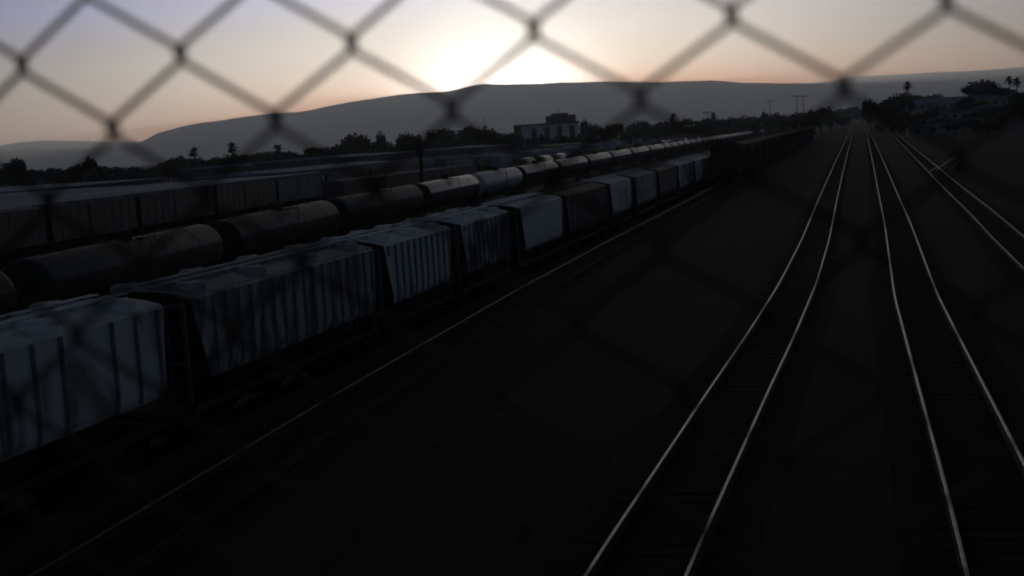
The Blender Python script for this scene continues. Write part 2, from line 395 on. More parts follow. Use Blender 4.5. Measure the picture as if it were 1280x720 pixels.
# --- train of covered hoppers
x1 = lambda Y: X1
eave = lambda Y: X1+1.6
def yh(px): return ysolve(px, eave, 4.33)
HG = 'covered hopper cars of the nearest train'
y205 = yh(208); y235 = yh(236)
cars = [
 (y205-13.2, y205+.45, 'pale', 11, 'round', 'nearest covered hopper, pale and rust-blotched, cut off by the left edge', (7, 9)),
 (y235-.45, yh(470)+.4, 'tan', 17, 'round', 'long drab ribbed covered hopper, second from the left edge', None),
 (yh(478)-.4, yh(564)+.4, 'blue', 10, 'round', 'bluish ribbed covered hopper, third from the left edge', None),
 (yh(574)-.3, yh(637)+.4, 'bluem', 10, 'round', 'bluish ribbed hopper with dark painted patch on its lower side', None),
 (yh(649)-.3, yh(703)+.3, 'white', 0, 'trough', 'smooth pale blue hopper just before the dark brown hopper', None),
 (yh(706)-.3, yh(758)+.4, 'brown', 9, 'trough', 'dark brown hopper between pale blue and light grey hoppers', None),
 (yh(762)-.4, yh(789)+.3, 'pale', 0, 'trough', 'light grey smooth hopper just beyond the dark brown one', None),
 (yh(793)-.4, yh(820)+.3, 'tan', 0, 'trough', 'drab tan smooth hopper, second beyond the dark brown one', None),
 (yh(822)-.3, yh(846)+.3, 'brown', 0, 'trough', 'small dark brown hopper in the far half of the nearest train', None),
 (yh(847)-.3, yh(867)+.3, 'bluem', 6, 'trough', 'blue-grey and brown patched hopper before the last pale one', None),
 (yh(868)-.3, yh(889)+.3, 'blue', 0, 'trough', 'small pale teal-blue hopper before the black cars on the next track', None)]
for ya, yb, p, rb, ht, lab, bl in cars:
    r = hopper(yb-ya, p, rb, ht, True, blank=bl); place(r, x1, ya, yb, .0); r.location.z = .17
    tag(r, lab, 'hopper car', HG)
protos = [hopper(14.5, p, 0, 'trough', False) for p in ('brown', 'tan', 'black')]
y = yh(890)
for k in range(16):
    r = protos[k] if k < 3 else copy_tree(protos[(0, 1, 2)[k % 3]])
    place(r, x1, y, y+14.5, .17); y += 14.6
    tag(r, 'small dim hopper in the far end of the nearest train, behind the black cars', 'hopper car', 'far hoppers of the nearest train')
# --- black cars standing on the single track
r0 = None; y = ysolve(889, lambda Y: cx(Ls)(Y)-1.5, 3.0)
cL = cx(Ls)
first = boxcar(14, 'black', 'black', 4.3)
second = boxcar(14, 'black', 'black', 4.3, False)
for k in range(20):
    r = first if k == 0 else (second if k == 1 else copy_tree(second))
    place(r, cL, y, y+14, GZ+.17)
    tag(r, 'nearest black boxcar on the single track beside the hopper train' if k == 0 else 'black boxcar in the dim row behind the nearest black boxcar', 'boxcar', 'black boxcars on the single track')
    y += 14.6
# --- tank train
cT2 = lambda Y: cT(Y)+1.3
def yt(px): return ysolve(px, cT2, 3.6)
tb = [-60, 40, 287, 429, 533, 602, 655, 700, 736, 766, 791, 813, 831]
tl = ['rounded end of a grey tank car, cut off by the left edge', 'long dull grey tank car behind the two nearest hoppers', 'dark tank car, second whole one from the left edge', 'dark tank car just left of the thin signal mast', 'tank car with a bright sunset streak along its top', 'pale blue-white tank car, brightest body in the tank train', 'glinting tank car just beyond the pale blue-white one', 'glinting tank car, second beyond the pale blue-white one', 'glinting tank car, third beyond the pale blue-white one', 'glinting tank car, fourth beyond the pale blue-white one', 'glinting tank car, fifth beyond the pale blue-white one', 'glinting tank car, sixth beyond the pale blue-white one']
tp = ['tankd', 'tankd', 'tankd', 'tankd', 'tankg', 'tankw', 'tank', 'tank', 'tank', 'tankg', 'tank', 'tank']
ys_ = [yt(p) for p in tb[1:]]
L0 = ys_[2]-ys_[1]
ys_ = [ys_[0]-L0]+ys_
TG = 'tank cars of the tank train'
for k in range(12):
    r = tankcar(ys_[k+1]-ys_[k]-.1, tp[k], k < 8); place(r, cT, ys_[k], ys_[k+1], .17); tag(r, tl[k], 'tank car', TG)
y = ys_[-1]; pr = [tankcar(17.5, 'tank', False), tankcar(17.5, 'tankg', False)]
for k in range(40):
    r = pr[k] if k < 2 else copy_tree(pr[0 if random.random() < .7 else 1])
    place(r, cT, y, y+17.5, .17); y += 17.6
    tag(r, 'tiny tank car in the far, merging end of the tank train', 'tank car', 'far tank cars')
# --- boxcar train
Xs3 = [(0, -66), (130, -78.8), (183, -84), (300, -90), (900, -96)]
c3 = lambda Y: smooth(Xs3, Y, 15)
e3 = lambda Y: c3(Y)+1.5
bx = [-80, 58, 171, 268, 345, 407, 462, 508]
bl = ['brown boxcar cut off by the left edge, below the pale roofs', 'dim brown boxcar with a lighter patch, first whole one from the left', 'dim brown boxcar, second whole one from the left', 'dim brown boxcar, third whole one from the left', 'lighter brown boxcar, fourth whole one from the left', 'dim brown boxcar, fifth whole one from the left', 'brown boxcar at the far end of the boxcar train, left of the mast']
yb_ = [ysolve(p, e3, 4.2) for p in bx[1:]]; yb_ = [yb_[0]-19]+yb_
for k in range(7):
    r = boxcar(yb_[k+1]-yb_[k]-.2, 'boxred' if k != 4 else 'wallm', 'roofg', 4.6, k > 0); place(r, c3, yb_[k], yb_[k+1], .17); tag(r, bl[k], 'boxcar', 'boxcars of the brown train')
# --- dim far rows of freight cars, one low mesh each
def farcar(paint, roof, L=16, ht=4.2, tank=False):
    m = MB()
    if tank:
        m.loft([[(r*cos(2*pi*k/12), y, 2.9+r*sin(2*pi*k/12)) for k in range(12)] for y, r in ((-L/2+.9, .6), (-L/2+1.3, 1.4), (L/2-1.3, 1.4), (L/2-.9, .6))], 0, True)
    else:
        m.box(-1.5, 1.5, -L/2+.5, L/2-.5, 1.1, ht, 0)
        m.loft([[(-1.52, s*(L/2-.45), ht+.01), (1.52, s*(L/2-.45), ht+.01), (1.52, s*(L/2-.45), ht+.1), (0, s*(L/2-.45), ht+.3), (-1.52, s*(L/2-.45), ht+.1)] for s in (-1, 1)], 1)
    m.box(-.3, .3, -L/2, L/2, .7, 1.05, 2)
    for s in (-1, 1):
        m.box(-1.1, 1.1, s*(L/2-2.3)-1.2, s*(L/2-2.3)+1.2, .02, .7, 2)
    return m.build('freight_car', [M[paint], M[roof], M['dark']])
fp = [farcar('boxred', 'roofg'), farcar('tan', 'roofp'), farcar('brown', 'roofg'), farcar('tank', 'tank', tank=True), farcar('walld', 'roofg', 16, 2.6), farcar('blue', 'roofp')]
used = [False]*6
rows = [(-66, 168, 620, [0, 2, 4, 3]), (-103, 235, 800, [1, 0, 5, 4, 2]), (-122, 260, 900, [0, 1, 2, 4]), (-150, 330, 900, [2, 1, 0, 3])]
rn = ['in the dim row just behind the tank train', 'in the second dim row behind the tank train', 'in the third dim row behind the tank train', 'in the dim row farthest from the tank train']
for ri, (X, ya, yb, kinds) in enumerate(rows):
    y = ya
    while y < yb:
        if random.random() < .12: y += 16; continue
        k = kinds[min(len(kinds)-1, int(random.random()**1.3*len(kinds)))]
        if used[k]: o = fp[k].copy(); COL.objects.link(o)
        else: o = fp[k]; used[k] = True
        dx = (y-ya)*.02
        o.location = (X-dx*.3, y, .0); y += 16.2
        tag(o, 'tiny freight car '+rn[ri], 'freight car', 'freight cars '+rn[ri])
# ------------------------------------------------------------------ sheds with pale roofs
def shed(xa, xb, ya, yb, ht, lab, roof='roofp', wall='walld', skew=0, group=None, z=0, rise=.5):
    root = empty('freight_shed', ((xa+xb)/2, (ya+yb)/2, z)); w = (xb-xa)/2; h = (yb-ya)/2; root.rotation_euler.z = skew
    m = MB(); m.box(-w, w, -h, h, -.3, ht); m.build('wall', M[wall], root)
    m = MB(); m.loft([[(-w-.5, s*(h+.5), ht), (w+.5, s*(h+.5), ht), (w+.5, s*(h+.5), ht+.2), (0, s*(h+.5), ht+.2+rise), (-w-.5, s*(h+.5), ht+.2)] for s in (-1, 1)]); m.build('roof', M[roof], root)
    nd = min(12, max(2, int(2*h/9)))
    for k in range(nd):
        yc = -h+(k+.5)*2*h/nd; m = MB(); m.box(w+.003, w+.06, yc-1.6, yc+1.6, .02, min(3.4, ht-.6)); m.build('door', M['roofg'], root)
    tag(root, lab, 'shed', group or 'sheds with sheet roofs'); return root
shed(-119.5, -83.5, 55, 225, 4.2, 'long pale-roofed shed directly behind the brown boxcars at left', skew=.085, rise=.15)
shed(-158, -123, 50, 212, 4.25, 'middle pale-roofed shed filling the gap between the two long sheds', rise=.15)
shed(-250, -160, 60, 285, 4.4, 'wide pale-roofed shed behind a dark slit, second roof back at left', rise=.2)
shed(-135, -115, 250, 330, 4.4, 'narrow pale-roofed shed left of the mast, above the last boxcars', skew=.05)
shed(-175, -140, 360, 420, 6.2, 'small pale-roofed shed beside the foot of the mast', skew=.1)
shed(-160, -128, 440, 500, 6.2, 'broken pale shed roofs right of the mast', skew=.1)
shed(-128, -108, 470, 560, 4.6, 'grey-roofed shed in front of the white building', 'roofg', skew=.1)
shed(-225, -185, 400, 520, 5.4, 'low pale-roofed shed in front of the treeline, left of centre', 'roofp', skew=.1)
shed(-95, -80, 640, 800, 4.4, 'long grey-roofed shed beyond the tank train, right of centre', 'roofg', skew=.08)
# ------------------------------------------------------------------ white building with penthouse
px, py = azpt(688, 700)
root = tag(empty('office_building', (px, py, 0), atan2(py, px)-pi/2), 'white building with dark window bays and a dark rooftop block', 'building')
m = MB(); m.box(-15, 15, 0, 18, 0, 14.6); m.build('wall', M['wallw'], root)
m = MB(); m.box(-19, 15.8, -.8, 18.8, 14.62, 15.6); m.build('roof', M['walld'], root)
m = MB(); m.box(-2, 14, 2, 15, 15.62, 19.2); m.box(1, 10, 4, 12, 19.2, 20.4); m.box(4.8, 5.1, 6, 6.3, 20.4, 23); m.build('rooftop_block', M['walld'], root)
for k, xc in enumerate((-8.5, -1.5, 5, 11.5)):
    m = MB(); m.box(xc-1.4, xc+1.4, -.06, -.003, 1.0, 13.6); m.build('window', M['glass'], root)
m = MB(); m.box(-19, -15.003, 2, 16, 0, 14.6); m.build('side_wing', M['walld'], root)
# ------------------------------------------------------------------ masts
def mast(px, R, ztop, lab, r=.09, arm=False):
    x, y = azpt(px, R); root = empty('lamp_mast', (x, y, 0)); tag(root, lab, 'mast')
    m = MB(); m.tube([(0, 0, -.2), (0, 0, ztop)], [r*1.4, r*.8], 8); m.build('pole', M['dark'], root)
    if arm:
        for s in (-1, 0, 1):
            m = MB(); m.box(s*1.6-.6, s*1.6+.6, -.35, .35, ztop+.1, ztop+.8); m.build('lamp_head', M['lamp'], root)
        m = MB(); m.box(-2.3, 2.3, -.12, .12, ztop-.1, ztop+.1); m.build('crossarm', M['dark'], root)
    return root
# near signal mast
d = ray(524, 176); k = 190/hypot(d[0], d[1])
root = tag(empty('signal_mast', (d[0]*k, d[1]*k, 0)), 'thin dark mast standing behind the tank train, left of centre', 'mast')
m = MB(); m.tube([(0, 0, 0), (0, 0, H+d[2]*k)], [.34, .2], 10); m.build('pole', M['dark'], root)
m = MB(); m.box(-.5, .5, -.25, .25, H+d[2]*k-2.2, H+d[2]*k-.8); m.build('signal_head', M['dark'], root)
mast(607, 520, 18, 'hair-thin pole against the hills, left of the white building', .12)
mast(963, 800, 20.5, 'tall yard lamp mast, left of the far pair', .2, True)
mast(997, 780, 22, 'tall yard lamp mast, right of the far pair', .2, True)
mast(1005, 800, 22, 'tall yard lamp mast at the far right, close beside another', .2, True)
mast(885, 640, 14.6, 'short yard lamp mast with a bright head, among dark trees', .16, True)
mast(862, 560, 8.6, 'low yard lamp mast with a small bright head', .12, True)
# ------------------------------------------------------------------ trees
def crown_mesh(seed, leaf='leaf', n=900, squash=.8, lob=6):
    rnd = random.Random(seed); m = MB(); lobes = []
    for k in range(lob):
        a = rnd.uniform(0, 2*pi); rr = rnd.uniform(.1, .36)
        lobes.append((rr*cos(a), rr*sin(a), rnd.uniform(.42, .78)*1.0, rnd.uniform(.16, .30)))
    lobes.append((0, 0, .68, .30))
    for k in range(n):
        x, y, z, r = rnd.choice(lobes)
        u = rnd.uniform(-1, 1); a = rnd.uniform(0, 2*pi); q = sqrt(1-u*u); rr = r*rnd.uniform(.55, 1.08)
        c = Vector((x+rr*q*cos(a), y+rr*q*sin(a), min(1.02, z+rr*u*squash))); s = rnd.uniform(.022, .05)
        e1 = Vector((rnd.gauss(0, 1), rnd.gauss(0, 1), rnd.gauss(0, .6))).normalized(); e2 = e1.cross(Vector((rnd.gauss(0, 1), rnd.gauss(0, 1), rnd.gauss(0, 1)))).normalized()
        b0 = len(m.v); m.v += [tuple(c+e1*s*1.3), tuple(c+e2*s), tuple(c-e1*s*1.3), tuple(c-e2*s)]; m.face([b0, b0+1, b0+2, b0+3])
    for x, y, z, r in lobes:                                # woody, leafy core of each clump
        rings = []
        for i in range(6):
            t = -1+2*(i+.5)/6; q = sqrt(1-t*t)*r*.72
            rings.append([(x+q*cos(2*pi*k/8)*rnd.uniform(.8, 1.15), y+q*sin(2*pi*k/8)*rnd.uniform(.8, 1.15), z+t*r*.72*squash) for k in range(8)])
        m.loft(rings)
    return m, lobes
def tree_proto(seed, leaf, **kw):
    root = empty('broadleaf_tree'); m, lobes = crown_mesh(seed, leaf, **kw); m.build('crown', M[leaf], root)
    t = MB(); t.tube([(0, 0, -.03), (.005, 0, .2), (-.01, .01, .5)], [.035, .026, .015], 7)
    for x, y, z, r in lobes[:4]: t.tube([(0, 0, .25), (x*.5, y*.5, z*.7), (x, y, z)], [.016, .01, .004], 5)
    t.build('trunk', M['bark'], root); return root
P = [tree_proto(i, 'leaf' if i % 2 else 'leaf2', squash=(.8, 1.0, .65, .9, .75, 1.1)[i], lob=(6, 5, 8, 7, 9, 4)[i]) for i in range(6)]
pu = [False]*6
def tree(px, ytop, wpx, R, kind, lab, grp, xy=None, z0=None):
    x, y = azpt(px, R)
    zt = H+(hor(px)-ytop)*hypot(x, y)/f*.99
    zb = (gz(x, y) if z0 is None else z0)-.1; h = max(3, zt-zb); w = wpx*R/f
    if pu[kind]: o = copy_tree(P[kind])
    else: o = P[kind]; pu[kind] = True
    o.location = (x, y, zb); o.scale = (w/.95, w/.95, h/.98); o.rotation_euler.z = random.uniform(0, 6.28); tag(o, lab, 'tree', grp); return o
def frond_palm(px, ytop, R, lab, grp='palm trees', cr=2.9):
    x, y = azpt(px, R); zb = gz(x, y); h = H+(hor(px)-ytop)*R/f-zb
    root = empty('palm_tree', (x, y, zb)); rnd = random.Random(int(px))
    m = MB(); m.tube([(0, 0, -.2), (.15, 0, h*.5), (.1, 0, h-1.2)], [.32, .22, .18], 8); m.build('trunk', M['bark'], root)
    m = MB()
    for k in range(46):
        a = rnd.uniform(0, 2*pi); el = rnd.uniform(-.9, 1.3); L = cr*rnd.uniform(.75, 1.05); pts = []
        for t in (0, .35, .7, 1): pts.append(Vector((.1+cos(a)*cos(el)*L*t, sin(a)*cos(el)*L*t, h-1.2+sin(el)*L*t-.5*t*t*L*.5)))
        sd = Vector((-sin(a), cos(a), 0)); ws = (.05, .34, .28, .02); b0 = len(m.v)
        for p, w in zip(pts, ws): m.v += [tuple(p-sd*w-Vector((0, 0, w*.5))), tuple(p), tuple(p+sd*w-Vector((0, 0, w*.5)))]
        for i in range(3):
            for j in range(2): m.face([b0+3*i+j, b0+3*i+j+1, b0+3*i+j+4, b0+3*i+j+3])
    m.build('crown', M['leaf'], root); tag(root, lab, 'palm tree', grp)
SK = [(-80, 208), (0, 206), (22, 204), (45, 213), (60, 209), (90, 204), (115, 201), (140, 207), (180, 203), (205, 199), (230, 192), (262, 190), (285, 190), (330, 189), (350, 184), (375, 180), (410, 178), (430, 176), (465, 176), (500, 172), (540, 167), (590, 164), (615, 162), (650, 160), (735, 155), (760, 153), (800, 151), (830, 148), (850, 147), (880, 146), (920, 143), (960, 139), (1000, 136), (1040, 133), (1075, 131), (1105, 127), (1150, 124), (1300, 120)]
DL = [(-80, 500), (250, 560), (600, 640), (900, 800), (1060, 850), (1110, 600), (1300, 480)]
x = -60
while x < 1330:
    R = lerp(DL, x)*random.uniform(.95, 1.1); R = 1460 if 1040 < x < 1096 else R; wpx = random.uniform(9, 15)*f/R*(1.8 if R > 1400 else 1)
    if not (648 < x < 730):
        grp = 'dark trees of the horizon treeline left of the tracks' if x < 1060 else 'dark trees right of the tracks'
        sect = 'over the pale roofs, left third of the photo' if x < 420 else ('between the left third and the white building' if x < 655 else ('between the white building and the tracks' if x < 1060 else 'on the bank right of the tracks'))
        tree(x, lerp(SK, x)+random.uniform(0, 6)+(11 if 1125 < x < 1270 else 0), wpx, R, random.randrange(6), 'dark round tree in the treeline '+sect, grp+' '+sect)
    x += wpx*random.uniform(.45, .7)
x = -60
while x < 1060:                                             # lower, nearer bushes and trees in front
    R = lerp(DL, x)*random.uniform(.85, .95); wpx = random.uniform(7, 12)*f/R
    if not (640 < x < 735): 
        sect = 'over the pale roofs at left' if x < 420 else ('left of the white building' if x < 655 else 'right of the white building')
        tree(x, lerp(SK, x)+random.uniform(6, 15), wpx, R, random.randrange(6), 'low dark tree in front of the treeline '+sect, 'low trees in front of the treeline '+sect)
    x += wpx*random.uniform(.6, 1.1)
for (px_, yt_, w_, R_, k_, lb) in (
 (20, 197, 22, 420, 1, 'tree poking up highest at the far left edge'),
 (112, 197, 30, 430, 3, 'broad tree standing up behind the blurred knot at left'),
 (448, 162, 44, 560, 2, 'broad dome-shaped tree, tallest left of centre'),
 (477, 166, 14, 560, 5, 'narrow tree just right of the broad dome-shaped tree'),
 (512, 164, 34, 580, 4, 'rounded tree left of the thin signal mast top'),
 (555, 160, 46, 620, 0, 'wide rounded tree right of the signal mast'),
 (600, 156, 70, 660, 4, 'broad low tree mass left of the white building'),
 (676, 166, 12, 560, 2, 'small dark bush at the foot of the white building'),
 (700, 168, 22, 560, 1, 'dark bush at the right foot of the white building'),
 (732, 150, 16, 720, 5, 'tree hard against the right side of the white building'),
 (1088, 124, 26, 640, 3, 'round dark tree just right of the far end of the tracks'),
 (1113, 118, 34, 560, 2, 'spreading dark tree left of the palm'),
 (1156, 119, 34, 900, 0, 'dark tree beside the palm, left of the houses'),
 (1131, 116, 30, 630, 0, 'dark tree directly under the lone palm head'),
 (1222, 102, 50, 640, 4, 'big dome-shaped tree on the right-hand bank'),
 (1210, 122, 30, 560, 3, 'dark bush below the dome-shaped tree'),
 (1254, 111, 32, 640, 1, 'tree right of the dome-shaped tree'),
 (1276, 116, 36, 480, 0, 'dark bush at the right edge of the photo')):
    tree(px_, yt_, w_, R_, k_, lb, 'single trees that stand out')
for a in ((1135, 105, 620, 'palm tree rising above the trees right of the tracks'), (1262, 99, 620, 'left palm of the pair near the right edge'), (1271, 101, 620, 'right palm of the pair near the right edge'), (291, 180, 470, 'thick-headed palm left of the second knot row'), (243, 186, 480, 'low palm in the left treeline beside the hill foot'), (348, 182, 470, 'palm behind the blurred knot in the left treeline'), (842, 143, 700, 'palm among the trees near a bright lamp head'), (892, 142, 720, 'palm right beside the short lamp mast')): frond_palm(*a)
for k, px_ in enumerate((640, 650, 663, 676, 690, 702, 716, 728, 738)):
    tree(px_, (172, 169, 171, 168, 171, 168, 170, 166, 162)[k], 16, 640, (k*5) % 6, 'low dark tree at the foot of the white building', 'low trees at the foot of the white building')
# pale trailers parked in the middle distance
tr = None
for k in range(110):
    px_ = random.uniform(400, 1000); R_ = random.uniform(330, 620)+max(0, px_-640)*.8; x, y = azpt(px_, R_)
    if x > -70-.02*y: continue
    if tr is None:
        tr = empty('truck_trailer'); m = MB(); m.box(-1.3, 1.3, -6.5, 6.5, 1.1, 4.1); m.build('box', M['roofp'], tr)
        m = MB(); m.box(-.5, .5, -6.3, 6.3, .8, 1.08)
        for yy in (-5.2, -3.9, 3.2):
            for sx in (-1, 1): m.tube([(sx*1.0, yy, .5), (sx*1.25, yy, .5)], .5, 10)
        m.build('chassis', M['dark'], tr); o = tr
    else: o = copy_tree(tr)
    o.location = (x, y, 0); o.rotation_euler.z = random.choice((.1, .15, 1.6, 1.7, 1.2)); tag(o, 'small pale truck trailer parked among the sheds and freight rows', 'trailer', 'truck trailers in the middle distance')
# black round bushes right of the tracks
for (px_, yt_, w_, R_, lb) in ((1117, 150, 26, 480, 'black bush right of the tracks, left one of the dense clump'), (1134, 152, 26, 470, 'black bush right of the tracks, right one of the dense clump'), (1184, 152, 26, 400, 'black bush beyond the turnout, left of a pair'), (1204, 148, 26, 395, 'black bush beyond the turnout, right of a pair')):
    tree(px_, yt_, w_, R_, 2, lb, 'black bushes right of the tracks')
for k in range(34):
    px_ = random.uniform(1095, 1330); R_ = random.uniform(330, 640)
    if px_ < 1120 and R_ < 450: continue
    gx_, gy_ = azpt(px_, R_)
    tree(px_, hor(px_)-(gz(gx_, gy_)+random.uniform(2.0, 4.5)-H)*f/R_, random.uniform(3, 8)*f/R_, R_, random.randrange(6), 'low dark scrub bush scattered on the right-hand bank', 'scrub bushes on the right-hand bank')
for k in range(26):                                         # low growth closing the view beyond the end of the tracks
    px_ = 1030+k*2.9; R_ = 1470+(k % 3)*25
    tree(px_, hor(px_)-random.uniform(5, 11), random.uniform(9, 15), R_, random.randrange(6), 'tiny dark tree where the central tracks vanish', 'trees where the central tracks vanish')
# houses on the bank
def house(px, R, w, dep, wallh, roofh, lab, roof='roofp', wall='wallm', rot=.2):
    x, y = azpt(px, R); z = gz(x, y); root = empty('house', (x, y, z), atan2(y, x)-pi/2+rot); tag(root, lab, 'house', 'houses and sheds on the right-hand bank')
    m = MB(); m.box(-w/2, w/2, -dep/2, dep/2, -.5, wallh)
    m.loft([[(s*(w/2-.01), -dep/2, wallh), (s*(w/2-.01), dep/2, wallh), (s*(w/2-.01), 0, wallh+roofh*.94)] for s in (-1, 1)]); m.build('wall', M[wall], root)
    m = MB()
    for s in (-1, 1): m.loft([[(q*(w/2+.4), s*(dep/2+.5), wallh-.12), (q*(w/2+.4), 0, wallh+roofh), (q*(w/2+.4), 0, wallh+roofh+.18), (q*(w/2+.4), s*(dep/2+.5), wallh+.06)] for q in (-1, 1)])
    m.build('roof', M[roof], root)
    nw = max(2, int(w/3.5))
    for k in range(nw):
        xc = -w/2+(k+.5)*w/nw; m = MB(); m.box(xc-.55, xc+.55, -dep/2-.05, -dep/2-.004, 1.0, min(2.2, wallh-.3)); m.build('window', M['glass'], root)
house(1172, 760, 30, 16, 3.4, 2.8, 'long low house with a bluish roof on the right-hand bank')
house(1246, 640, 22, 12, 3.0, 2.2, 'house with a grey-blue roof below the dome-shaped tree', 'roofp')
house(1148, 600, 14, 9, 2.8, 1.6, 'small dim house at the left end of the bank', 'roofg')
house(1196, 560, 14, 9, 2.8, 1.6, 'small grey-roofed house in the middle of the bank', 'roofg')
house(1163, 400, 13, 6, 2.4, .9, 'low grey shed between the black bushes', 'roofg')
# parked cars on the bank
def car():
    root = empty('parked_car')
    m = MB(); pr = [(-2.1, .35), (-2.15, .8), (-1.95, .95), (-1.2, 1.0), (-.7, 1.42), (.7, 1.45), (1.35, 1.02), (2.0, .9), (2.15, .7), (2.1, .35)]
    m.loft([[(s*.85, y, z) for y, z in pr] for s in (-1, 1)]); m.build('body', M['wallm'], root)
    for sx in (-1, 1):
        m = MB(); m.loft([[(sx*(.852+o), y, z) for y, z in ((-1.1, 1.0), (-.68, 1.36), (.66, 1.38), (1.2, 1.02))] for o in (0, .01)]); m.build('window', M['glass'], root)
        for yy in (-1.35, 1.35):
            m = MB(); m.tube([(sx*.72, yy, .32), (sx*.9, yy, .32)], .32, 14); m.build('wheel', M['dark'], root)
    return root
c0 = car(); i = 0
for px_, R_, lb in ((1128, 400, 'pale parked car, leftmost on the bank'), (1155, 395, 'pale parked car above the turnout'), (1177, 380, 'pale parked car left of the squarish bushes'), (1205, 370, 'pale parked car near the middle of the bank'), (1222, 360, 'pale parked car, rightmost on the bank')):
    o = c0 if i == 0 else copy_tree(c0); x, y = azpt(px_, R_*1.45); o.location = (x, y, gz(x, y)); o.rotation_euler.z = atan2(y, x)+random.uniform(-.3, .3); tag(o, lb, 'car', 'cars parked on the bank'); i += 1
# ------------------------------------------------------------------ hills
def ridge(name, pts, R, depth_f, depth_b, amp, lab, a0=-900, a1=2200, step=5, sd=1):
    rnd = random.Random(sd); m = MB(); cols = []; ph = [rnd.uniform(0, 6.28) for _ in range(8)]
    xs_ = [a0+step*k for k in range(int((a1-a0)/step)+1)]
    prof = [0, .10, .26, .45, .66, .85, 1, .8, .4, 0]; rad = [depth_f*(1-t/6) for t in range(7)]
    for x in xs_:
        top = H+(hor(x)-smooth(pts, x, 5))/f*R*cos(atan((x-627.8)/f))
        top += sum(sin(x/w+ph[i])*amp/(i+1) for i, w in enumerate((61, 33, 15, 8)))
        d = ray(x, hor(x)); L = hypot(d[0], d[1])
        for k, pz in enumerate(prof):
            rr = R-depth_f*(6-k)/6 if k <= 6 else R+depth_b*(k-6)/3
            gul = 1+(.08*sin(x/23+k*.9+ph[5])+.05*sin(x/9.+k*1.7))*(1 if 0 < k < 6 else 0)
            m.v.append((d[0]/L*rr, d[1]/L*rr, top*pz*gul-3*(k==0 or k==9)-.5))
    nn = len(prof)
    for i in range(len(xs_)-1):
        for k in range(nn-1): m.face([i*nn+k, (i+1)*nn+k, (i+1)*nn+k+1, i*nn+k+1], 0, True)
    tag(m.build(name, M['hill']), lab, kind='structure')
ridge('hills', [(-900, 205), (-300, 196), (100, 186), (165, 183), (180, 176), (200, 166), (230, 158), (260, 153), (300, 148), (340, 143), (390, 139), (430, 131), (480, 123), (530, 117), (560, 115), (585, 109), (607, 105), (640, 105.5), (700, 105), (760, 103), (810, 104), (850, 103), (890, 102), (930, 104), (980, 104), (1030, 104), (1100, 108), (1200, 112), (1400, 116), (2200, 120)], 16000, 3600, 1800, 7, 'hazy main ridge under the setting sun')
ridge('far_hills', [(-900, 186), (0, 182), (30, 177), (60, 175), (100, 176), (140, 178), (200, 176), (500, 150), (900, 120), (1030, 103), (1070, 97), (1100, 95), (1150, 92), (1200, 89), (1280, 84), (1400, 78), (2200, 60)], 19300, 2000, 1200, 9, 'paler far ridge seen at both ends of the main ridge', sd=5)
# ------------------------------------------------------------------ haze
m = MB(); m.box(-22000, 22000, -3100, 22000, -1.0, 1800)
hz = m.build('haze', []); hm = bpy.data.materials.new('haze_air'); hm.use_nodes = True
nn_ = hm.node_tree.nodes; nn_.remove(nn_['Principled BSDF']); pv = nn_.new('ShaderNodeVolumePrincipled')
pv.inputs['Color'].default_value = (.80, .90, 1, 1); pv.inputs['Density'].default_value = 0.98e-4; pv.inputs['Anisotropy'].default_value = .72
hm.node_tree.links.new(pv.outputs[0], nn_['Material Output'].inputs['Volume'])
hz.data.materials.append(hm); tag(hz, 'thin evening haze over the yard and hills', kind='stuff')
# ------------------------------------------------------------------ chain-link fence
D = .52
K = [(26, 85, 0, 0), (229, 68, 2, 0), (440, 55, 4, 0), (672, 38, 6, 0), (915, 15, 8, 0), (1175, 4, 10, 0), (135, 160, 1, 1), (343, 155, 3, 1), (572, 140, 5, 1), (806, 122, 7, 1), (1055, 110, 9, 1),
     (380, 325, 3, 3), (830, 310, 7, 3), (724, 413, 6, 4), (954, 390, 8, 4), (627, 497, 5, 5), (852, 495, 7, 5), (1087, 485, 9, 5), (537, 584, 4, 6), (443, 666, 3, 7), (656, 667, 5, 7)]
import numpy as np
A_ = []; bx_ = []; bz_ = []
for x, y, i, j in K:
    d = ray(x, y); t = D/d[1]; w = 3.0 if j < 2 else 1.0
    A_.append([w, w*i, w*j, w*i*j*.1, w*j*j*.1]); bx_.append(w*d[0]*t); bz_.append(w*d[2]*t)
A_ = np.array(A_); cxf = np.linalg.lstsq(A_, np.array(bx_), rcond=None)[0]; czf = np.linalg.lstsq(A_, np.array(bz_), rcond=None)[0]
def lat(i, j):
    jj = min(max(j, -2), 9); b = np.array([1, i, jj, i*jj*.1, jj*jj*.1])
    db = np.array([0, 0, 1, i*.1, 2*jj*.1])*(j-jj)
    ii = 0
    return float((b+db) @ cxf), float((b+db) @ czf)
m = MB(); rnd = random.Random(3)
for wv in range(-12, 24):
    pts = []
    for j in range(-7, 16):
        i = wv if (wv+j) % 2 == 0 else wv+1
        x, z = lat(i, j); right = i == wv+1
        s = 1 if right else -1; dep = .0016*s
        x += s*.0012+rnd.uniform(-.0005, .0005); z += rnd.uniform(-.0005, .0005)
        pts += [(x-s*.0016, D+dep*.6, H+z+.0030), (x, D+dep*.9, H+z+.0017), (x+s*.0003, D, H+z), (x, D-dep*.9, H+z-.0017), (x-s*.0016, D-dep*.6, H+z-.0030)]
    # the pairs above run downwards with j, so keep z order inside each knot
    m.tube(pts, .0015, 6)
fo = m.build('chain_link_fence', M['wire']); tag(fo, 'weathered chain-link fence out of focus right in front of the yard', 'fence')
